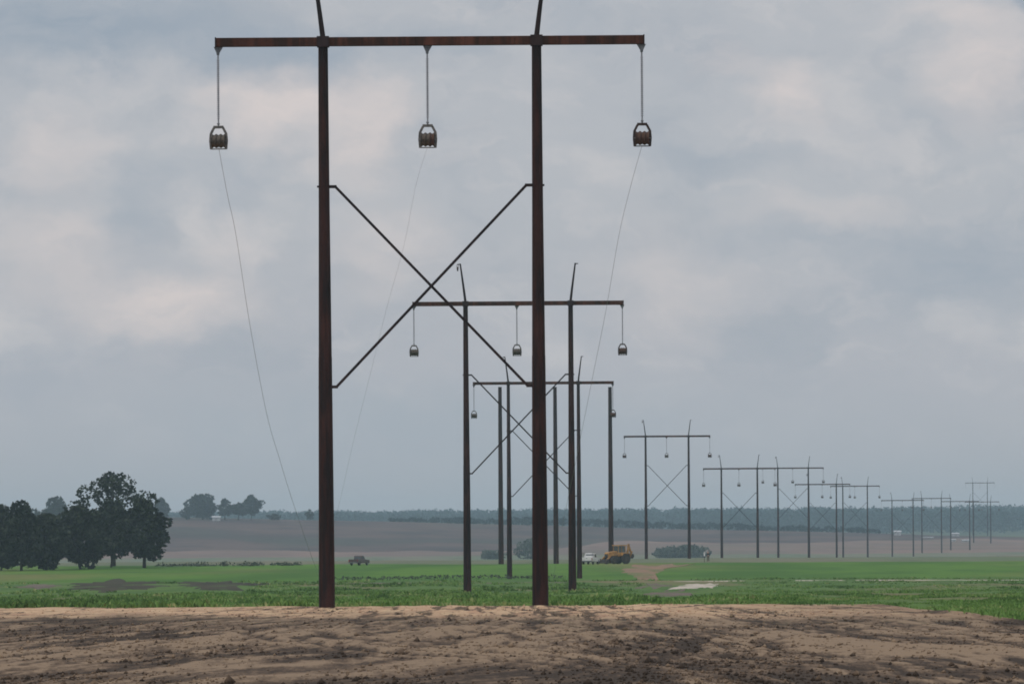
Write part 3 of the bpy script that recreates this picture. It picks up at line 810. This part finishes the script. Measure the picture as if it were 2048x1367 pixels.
for ti_, (ax, ay, dy, lab) in enumerate(TOWERS):
    c = back(ax, ay, dy)
    zb = gz(c.x, dy)
    H = c.z - zb
    root = empty('transmission_pylon', (c.x, dy, zb))
    tag(root, lab, 'pylon', 'steel pylons of the power line')
    for s in (-1, 1):
        zf = gz(c.x + s * SPACE / 2, dy) - zb
        if ti_ == 0: zf = -0.02
        po = link('pole', ME_POLE, root, (s * SPACE / 2, 0, zf))
        L = H + .20 - zf
        po.scale = (1, 1, L / L0)
        for zc in (H - 5.42, H - 12.92):
            bo = link('through_bolt', ME_BOLT, po, (0, 0, (zc - zf) * L0 / L)); bo.scale = (1, 1, L0 / L)
        link('shield_wire_peak', ME_PK[s], root, (s * SPACE / 2, 0, H))
        link('arm_plate', ME_SADDLE, root, (s * SPACE / 2, 0, H))
    arm = link('crossarm', ME_ARM, root, (0, 0, H))
    for s in (-1, 1): link('end_plate', ME_CAP, arm, (s * (ARM_L / 2 + .0245), 0, 0))
    br = link('cross_brace', ME_BR, root, (0, 0, H))
    br2 = link('cross_brace', ME_BR, root, (0, 0, H)); br2.rotation_euler = (0, 0, math.pi)
    for k_, hx in enumerate((-ARM_L / 2 + .06, -.10, ARM_L / 2 - .06)):
        bk = link('hanger_bracket', ME_BRK, root, (hx, 0, H - .165))
        if k_ == 2: bk.rotation_euler = (0, 0, math.pi)
        link('insulator', ME_INS, root, (hx, 0, H - .165))
        dark = 1 if (k_ == 2 or (ti_ + k_) % 4 == 3) else 0
        wb = Vector((c.x + hx, dy, c.z - .165 - 2.90))
        TOP[(ti_, k_)] = wb + Vector((0, 0, -.86))
        if ti_ == 12: continue
        bl = empty('stringing_block', wb)
        bl.rotation_euler = (0, 0, R(((ti_ * 7 + k_ * 11) % 9 - 4) * 2.0))
        shade = 'dark' if dark else 'grey'
        nm = {0: 'largest', 11: 'short twelfth'}.get(ti_, ORD[ti_])
        tag(bl, BLOCK_LOOK.get((ti_, k_), f'{shade} stringing block hanging from the {SIDE[k_]} of the {nm} pylon arm'), 'pulley', 'stringing blocks hanging under the pylon arms')
        link('frame', ME_FR[dark], bl); link('hook', ME_HOOK, bl)
        for j in (-1, 0, 1):
            dk = 1 if (dark or (ti_ == 0 and k_ == 1 and j == 1)) else 0
            link('sheave', ME_SH[dk], bl, (j * .17, 0, -.62))
        link('axle', ME_AX, bl, (0, 0, -.62))
    if 1 <= ti_ <= 8:
        pl = empty('shield_wire_pulley', (c.x - SPACE / 2 - .58, dy, c.z + 2.96))
        tag(pl, f'small dark pulley at the tip of the left peak of the {ORD[ti_]} pylon', 'pulley', 'small pulleys on the pylon peaks')
        link('frame', ME_PF, pl); link('sheave', ME_PW, pl, (0, 0, -.30))

# the three free poles of the angle structure
mb = MB()
mb.tube([(0, 0, -1), (0, 0, 0), (0, 0, 27.0), (0, 0, 27.05)], [.42, .41, .27, .22], 12)
ME_TALL = mb.mesh('shaft', M_POLE)
ME_PLT = MB().box((0, 0, 0), (.62, .62, .05)).mesh('cap_plate', M_BRACE, bevel=.01)
ME_VANG = MB().box((0, -.36, 0), (.05, .22, .34)).box((0, .36, 0), (.05, .22, .34)).mesh('wire_lug', M_BRACE)
for px, lab in ((1002, 'bare free standing rusty pole just left of the third pylon, one of three'),
                (1112, 'bare free standing rusty pole just right of the nearest right pole, one of three'),
                (1222, 'bare reddish rusty pole standing behind the yellow loader')):
    X = (px - CX) * 898 / F; z = gz(X, 898)
    root = empty('steel_pole', (X, 898, z)); tag(root, lab, 'pole', 'bare poles of the line angle')
    ztop = back(px, 774, 898).z - z
    sh = link('shaft', ME_TALL, root); sh.scale = (1, 1, ztop / 27.05)
    link('cap_plate', ME_PLT, root, (0, 0, ztop + .02))
    for q in (1.2, 4.6): link('wire_lug', ME_VANG, root, (0, 0, ztop - q))

# pilot ropes hanging slack from the nearest pylon
def rope(pts, label, r):
    P_ = [back(px, py, dy) for px, py, dy in pts]
    P_[-1].z = gz(P_[-1].x, P_[-1].y) + .05
    n = len(P_); Q = []
    for i in range(n - 1):          # Catmull-Rom through the points
        a, b_, c_, d_ = P_[max(i - 1, 0)], P_[i], P_[i + 1], P_[min(i + 2, n - 1)]
        for t in np.linspace(0, 1, 10)[:-1]:
            Q.append(0.5 * ((2 * b_) + (c_ - a) * t + (2 * a - 5 * b_ + 4 * c_ - d_) * t * t + (3 * b_ - a - 3 * c_ + d_) * t ** 3))
    Q.append(P_[-1])
    o = link('pilot_rope', MB().tube(Q, [r] * len(Q), 6).mesh('pilot_rope', M_ROPE, True))
    tag(o, label, 'rope', 'slack ropes under the largest pylon')
def px_of(v): 
    a = v.x * F / v.y; b_ = (v.z - HC) * F / v.y
    return (CX + a * cs - b_ * sn, HY - (a * sn + b_ * cs), v.y)
rope([px_of(TOP[0, 0]), (455, 390, 225), (472, 470, 230), (500, 650, 242), (533, 825, 258), (560, 920, 270), (588, 1010, 284), (630, 1130, 310), (660, 1190, 330)], 'thin slack rope dropping from the left block of the largest pylon', .0075)
rope([px_of(TOP[0, 1]), (832, 370, 225), (808, 490, 232), (775, 610, 240), (740, 750, 252), (705, 890, 268), (680, 1000, 284), (650, 1120, 310), (630, 1195, 330)], 'very faint slack rope dropping from the middle block of the largest pylon', .0032)
rope([px_of(TOP[0, 2]), (1262, 370, 225), (1238, 470, 231), (1212, 620, 242), (1188, 740, 252), (1168, 840, 262), (1150, 930, 274), (1125, 1050, 292), (1100, 1180, 330)], 'thin slack rope dropping from the right block of the largest pylon', .0062)

# ------------------------------------------------------------------ vehicles
M_YEL = simple('worn_yellow_paint', (0.46, 0.24, 0.06), (0.25, 0.125, 0.04), 1.4, 0.6)
M_TYRE = simple('tyre_rubber', (0.020, 0.018, 0.017), (0.05, 0.042, 0.036), 5, 0.9)
M_DSTEEL = simple('dark_steel', (0.035, 0.030, 0.027), (0.075, 0.06, 0.05), 4, 0.6, 0.2)
M_GLASS = simple('tinted_glass', (0.05, 0.06, 0.065), (0.09, 0.10, 0.105), 1.0, 0.12, 0, spec=0.6)
M_WHITE = simple('white_paint', (0.70, 0.70, 0.69), (0.60, 0.59, 0.57), 1.5, 0.35)
M_BLUE = simple('dark_blue_paint', (0.070, 0.048, 0.044), (0.095, 0.062, 0.052), 1.5, 0.35)
M_RED = simple('tail_lamp_red', (0.30, 0.02, 0.02), (0.22, 0.02, 0.02), 2, 0.3)
M_LAMP = simple('lamp_glass', (0.55, 0.55, 0.52), (0.45, 0.45, 0.44), 2, 0.2)
def wheel(parent, loc, r, w_, rimm):
    # wheel axis along local X
    ty = link('wheel', MB().lathe([(r * .55, -w_ / 2), (r * .9, -w_ / 2), (r, -w_ * .32), (r, w_ * .32), (r * .9, w_ / 2), (r * .55, w_ / 2)], 20, 'X').mesh('wheel', M_TYRE, False), parent, loc)
    link('rim', MB().lathe([(r * .1, -w_ / 2 - .01), (r * .56, -w_ / 2 - .004), (r * .5, 0), (r * .56, w_ / 2 + .004), (r * .1, w_ / 2 + .01)], 16, 'X').mesh('rim', rimm), ty)

def loader():
    x, y = ((1234 - CX) * 884 / F), 884.0
    root = empty('backhoe_loader', (x, y, gz(x, y)), R(128))
    tag(root, 'yellow wheeled loader with raised boom parked at the foot of a rusty pole', 'loader')
    # local +Y is the front
    for sx in (-1, 1):
        wheel(root, (sx * .92, -.95, .76), .78, .48, M_DSTEEL); wheel(root, (sx * .90, 1.35, .54), .54, .36, M_DSTEEL)
    b_ = MB(); b_.box((0, -.1, .95), (1.05, 3.4, .5)).box((0, -1.75, .8), (1.5, .35, .6))
    link('chassis', b_.mesh('chassis', M_DSTEEL, bevel=.03), root)
    link('hood', MB().prism([(.35, 1.15), (2.05, 1.05), (2.1, 1.55), (1.9, 1.75), (.35, 1.95)], -.48, .48).mesh('hood', M_YEL, bevel=.04), root)
    link('grille', MB().box((0, 2.12, 1.28), (.7, .04, .42)).mesh('grille', M_DSTEEL), root)
    link('exhaust_stack', MB().tube([(.3, 1.2, 1.75), (.3, 1.2, 2.5)], [.05, .05], 8).mesh('exhaust_stack', M_DSTEEL), root)
    cab = link('cab', MB().prism([(-1.25, 1.15), (.35, 1.15), (.35, 1.7), (.1, 1.72), (-1.2, 1.72)], -.68, .68).mesh('cab', M_YEL, bevel=.03), root)
    for sx in (-1, 1):
        for yy in (-1.18, -.4, .25):
            link('pillar', MB().bar((sx * .62, yy, 1.7), (sx * .60, yy * .9, 2.72), .08, .08).mesh('pillar', M_YEL), cab)
    link('window', MB().box((0, -.45, 2.2), (1.14, 1.28, .92)).mesh('window', M_GLASS), cab)
    link('roof', MB().box((0, -.48, 2.78), (1.45, 1.75, .16)).mesh('roof', M_YEL, bevel=.05), cab)
    link('fender', MB().prism([(-1.75, 1.25), (-1.5, 1.66), (-.4, 1.66), (-.15, 1.3), (-.45, 1.56), (-1.4, 1.56)], .62, 1.12).prism([(-1.75, 1.25), (-1.5, 1.66), (-.4, 1.66), (-.15, 1.3), (-.45, 1.56), (-1.4, 1.56)], -1.12, -.62).mesh('fender', M_YEL), root)
    for sx in (-1, 1):
        link('lift_arm', MB().bar((sx * .62, -.1, 1.55), (sx * .62, 1.6, 1.35), .13, .24).bar((sx * .62, 1.6, 1.35), (sx * .62, 2.55, .55), .13, .22).mesh('lift_arm', M_YEL), root)
    link('bucket', MB().prism([(2.45, .75), (2.5, .15), (3.25, .10), (3.3, .16), (2.62, .26), (2.56, .75)], -1.08, 1.08).prism([(2.45, .75), (2.5, .15), (3.25, .10)], -1.10, -1.06).prism([(2.45, .75), (2.5, .15), (3.25, .10)], 1.06, 1.10).mesh('bucket', M_DSTEEL), root)
    bm_ = link('boom', MB().bar((0, -1.9, .9), (0, -2.25, 3.0), .20, .30).mesh('boom', M_YEL), root)
    link('dipper', MB().bar((0, -2.2, 2.95), (0, -2.75, 1.5), .16, .22).mesh('dipper', M_YEL), bm_)
    link('digging_bucket', MB().prism([(-2.6, 1.5), (-2.95, 1.5), (-3.1, 1.1), (-2.85, .8), (-2.5, .95), (-2.55, 1.1)], -.3, .3).mesh('digging_bucket', M_DSTEEL), bm_)
    for sx in (-1, 1): link('stabiliser', MB().bar((sx * .7, -1.95, 1.0), (sx * 1.15, -2.0, 1.9), .14, .14).mesh('stabiliser', M_YEL), root)
loader()

def pickup(x, y, rz, paint, label, sc=1.0, rack=False):
    root = empty('pickup_truck', (x, y, gz(x, y)), rz); root.scale = (sc, sc, sc)
    tag(root, label, 'truck')
    for sx in (-1, 1):
        for yy in (-1.65, 1.7): wheel(root, (sx * .80, yy, .38), .38, .26, M_GALV)
    body = MB()
    body.prism([(-2.7, .55), (-2.7, 1.0), (-.75, 1.02), (-.72, 1.05), (1.05, 1.08), (2.45, 1.0), (2.68, .85), (2.7, .52), (2.1, .45), (-2.2, .45)], -.93, .93)
    link('body', body.mesh('body', paint, bevel=.035), root)
    cab = link('cab', MB().prism([(-.72, 1.0), (-.62, 1.72), (-.45, 1.80), (.45, 1.78), (1.15, 1.05)], -.76, .76).mesh('cab', paint, bevel=.05), root)
    link('window', MB().prism([(-.735, 1.14), (-.64, 1.66), (-.60, 1.66), (-.70, 1.14)], -.64, .64).mesh('window', M_GLASS), cab)
    link('window', MB().prism([(.55, 1.72), (1.13, 1.12), (1.16, 1.13), (.60, 1.73)], -.66, .66).mesh('window', M_GLASS), cab)
    for sx in (-1, 1): link('window', MB().prism([(-.55, 1.14), (-.48, 1.66), (.42, 1.66), (.95, 1.14)], sx * .745, sx * .775).mesh('window', M_GLASS), cab)
    bed = MB()
    for sx in (-1, 1): bed.box((sx * .86, -1.7, 1.06), (.12, 1.9, .14))
    link('bed_rail', bed.mesh('bed_rail', paint, bevel=.02), root)
    tg = link('tailgate', MB().box((0, -2.72, .85), (1.5, .06, .46)).mesh('tailgate', paint, bevel=.015), root)
    link('handle', MB().box((0, -2.76, .98), (.22, .03, .07)).mesh('handle', M_DSTEEL), tg)
    link('bumper', MB().box((0, -2.80, .52), (1.8, .16, .18)).mesh('bumper', M_GALV, bevel=.02), root)
    link('bumper', MB().box((0, 2.74, .52), (1.84, .14, .22)).mesh('bumper', M_GALV, bevel=.02), root)
    for sx in (-1, 1):
        link('tail_light', MB().box((sx * .85, -2.715, .88), (.12, .05, .36)).mesh('tail_light', M_RED), root)
        link('headlight', MB().box((sx * .72, 2.62, .82), (.32, .1, .16)).mesh('headlight', M_LAMP), root)
    if rack:
        tb = MB().box((0, -1.0, 1.22), (1.7, .5, .42))
        link('tool_box', tb.mesh('tool_box', M_WHITE, bevel=.02), root)
        rk = MB()
        for sx in (-1, 1):
            for yy in (-2.5, -1.4): rk.bar((sx * .84, yy, 1.1), (sx * .84, yy, 1.78), .05, .05)
            rk.bar((sx * .84, -2.55, 1.78), (sx * .84, -.6, 1.86), .05, .05)
        link('ladder_rack', rk.mesh('ladder_rack', M_DSTEEL), root)
xw = (1181 - CX) * 880 / F
pickup(xw, 880, R(-14), M_WHITE, 'white work truck with ladder rack parked left of the yellow loader', .92, True)
xb = (718 - CX) * 884 / F
pickup(xb, 884, R(-22), M_BLUE, 'dark reddish pickup truck parked in the field right of the nearest left pole', .82)

# ------------------------------------------------------------------ person and marker stake
M_SKIN = simple('skin', (0.36, 0.22, 0.16), (0.32, 0.19, 0.14), 5, 0.6)
M_SHIRT = simple('dark_shirt', (0.022, 0.024, 0.028), (0.035, 0.036, 0.04), 5, 0.9)
M_TROUS = simple('olive_trousers', (0.085, 0.075, 0.045), (0.11, 0.095, 0.06), 5, 0.9)
M_HAIR = simple('dark_hair', (0.015, 0.012, 0.01), (0.03, 0.022, 0.018), 8, 0.8)
def skinned(name, verts, edges, radii, material, parent=None, root_i=0):
    me = bpy.data.meshes.new(name); me.from_pydata(verts, edges, [])
    o = bpy.data.objects.new(name, me); COL.objects.link(o)
    sk = o.modifiers.new('skin', 'SKIN'); sk.use_smooth_shade = True
    for i, r in enumerate(radii):
        v = me.skin_vertices[0].data[i]; v.radius = (r, r) if not isinstance(r, tuple) else r; v.use_root = (i == root_i)
    o.modifiers.new('sub', 'SUBSURF').levels = 1
    o.modifiers['sub'].render_levels = 1
    dg = bpy.context.evaluated_depsgraph_get()
    m2 = bpy.data.meshes.new_from_object(o.evaluated_get(dg)); o.modifiers.clear(); o.data = m2
    m2.materials.clear(); m2.materials.append(material)
    if parent: o.parent = parent
    return o
def person():
    y = 915.0; x = (1416 - CX) * y / F
    V = [(0, 0, .95), (0, 0, 1.15), (0, 0, 1.40), (0, .01, 1.50), (0, .02, 1.60), (0, .03, 1.70),
         (.19, 0, 1.40), (.25, .0, 1.12), (.24, .10, .88), (.24, .14, .78),
         (-.19, 0, 1.40), (-.25, .0, 1.12), (-.24, .10, .88), (-.24, .14, .78),
         (.10, 0, .88), (.11, .02, .48), (.12, 0, .09), (.12, .16, .04),
         (-.10, 0, .88), (-.11, .0, .48), (-.13, -.04, .09), (-.13, .12, .04)]
    E = [(0,1),(1,2),(2,3),(3,4),(4,5),(2,6),(6,7),(7,8),(8,9),(2,10),(10,11),(11,12),(12,13),(0,14),(14,15),(15,16),(16,17),(0,18),(18,19),(19,20),(20,21)]
    Rr = [(.15,.10),(.15,.10),(.16,.11),.055,.085,.075,.065,.045,.036,.03,.065,.045,.036,.03,.09,.065,.045,.035,.09,.065,.045,.035]
    o = skinned('person', V, E, Rr, M_SKIN)
    o.location = (x, y, gz(x, y)); o.rotation_euler = (0, 0, R(160))
    tag(o, 'tiny standing person in dark top beside a white stake near the fourth pylon', 'person')
    skinned('shirt', [V[i] for i in (0, 1, 2, 6, 7, 8, 10, 11, 12)], [(0,1),(1,2),(2,3),(3,4),(4,5),(2,6),(6,7),(7,8)],
            [(.168,.118),(.168,.118),(.178,.128),.08,.06,.05,.08,.06,.05], M_SHIRT, o)
    skinned('trousers', [V[i] for i in (0, 14, 15, 16, 18, 19, 20)], [(0,1),(1,2),(2,3),(0,4),(4,5),(5,6)],
            [(.165,.115),.105,.08,.062,.105,.08,.062], M_TROUS, o)
    skinned('hair', [(0, .0, 1.66), (0, .02, 1.73)], [(0, 1)], [.09, .075], M_HAIR, o)
person()
ys_ = 912.0; xs_ = (1408.5 - CX) * ys_ / F
st_ = empty('marker_stake', (xs_, ys_, gz(xs_, ys_)))
tag(st_, 'thin white marker stake beside the tiny person', 'stake')
link('post', MB().box((0, 0, .7), (.06, .06, 1.6)).mesh('post', M_TRUNK), st_)
link('flag_board', MB().box((0, -.05, 1.25), (.22, .03, .62)).mesh('flag_board', M_WHITE, bevel=.004), st_)

# ------------------------------------------------------------------ far farm buildings
M_TIN = simple('pale_tin', (0.45, 0.46, 0.47), (0.38, 0.39, 0.40), 0.4, 0.5)
M_ROOF = simple('grey_roof', (0.30, 0.30, 0.31), (0.38, 0.38, 0.38), 0.4, 0.5)
def shed(px, row, wpx, hpx, label, dep=9.0, Y=3560.0, grp='white farm buildings far right'):
    p_ = back(px, row, Y)
    wd = wpx * Y / F; h = hpx * Y / F
    zf = gz(p_.x, Y)
    root = empty('farm_shed', (p_.x, Y, zf)); tag(root, label, 'shed', grp)
    wl = link('wall', MB().prism([(0, -.3), (dep, -.3), (dep, h * .72), (0, h * .72)], -wd / 2, wd / 2).mesh('wall', M_TIN), root)
    rf = MB(); k0 = 0
    ov = .35
    rf.v += [(-wd / 2 - ov, -ov, h * .70), (wd / 2 + ov, -ov, h * .70), (wd / 2 + ov, dep + ov, h * .70), (-wd / 2 - ov, dep + ov, h * .70), (-wd / 2 - ov, dep / 2, h), (wd / 2 + ov, dep / 2, h)]
    rf.f += [(0, 1, 5, 4), (2, 3, 4, 5), (0, 4, 3), (1, 2, 5), (0, 3, 2, 1)]
    link('roof', rf.mesh('roof', M_TIN), root)
    link('door', MB().box((0, -.03, h * .28), (min(3.2, wd * .35), .08, h * .5)).mesh('door', M_ROOF), root)
shed(1912, 1068, 13, 7, 'small white shed highest of the far white buildings at right', 9, 3020)
shed(1932, 1081, 13, 5, 'low white shed lower right of the highest far shed', 7, 2800)
shed(1908, 1081, 7, 5, 'tiny white shed just left of the low white shed', 7, 2805)
shed(1796, 1075, 12, 10, 'pale grey barn at the left end of the far buildings', 8, 2960)
shed(1856, 1076, 22, 3, 'long low pale shed between the barn and the white sheds', 8, 2900)

shed(432, 1034, 15, 10, 'small pale farmhouse between the hazy trees on the ploughed hill', 7, 2945, None)

# ------------------------------------------------------------------ haze
mh = bpy.data.materials.new('haze'); mh.use_nodes = True
nt = mh.node_tree; nt.nodes.clear()
pv = nt.nodes.new('ShaderNodeVolumePrincipled'); oo = nt.nodes.new('ShaderNodeOutputMaterial')
pv.inputs['Color'].default_value = (0.64, 0.85, 1.0, 1)
pv.inputs['Density'].default_value = 1.1e-4
pv.inputs['Density Attribute'].default_value = ''
nt.links.new(pv.outputs[0], oo.inputs['Volume'])
try: mh.cycles.homogeneous_volume = True
except Exception: pass
hz = link('haze', MB().box((0, 3450, 22), (4600, 7600, 62)).mesh('haze', mh))
tag(hz, kind='stuff')
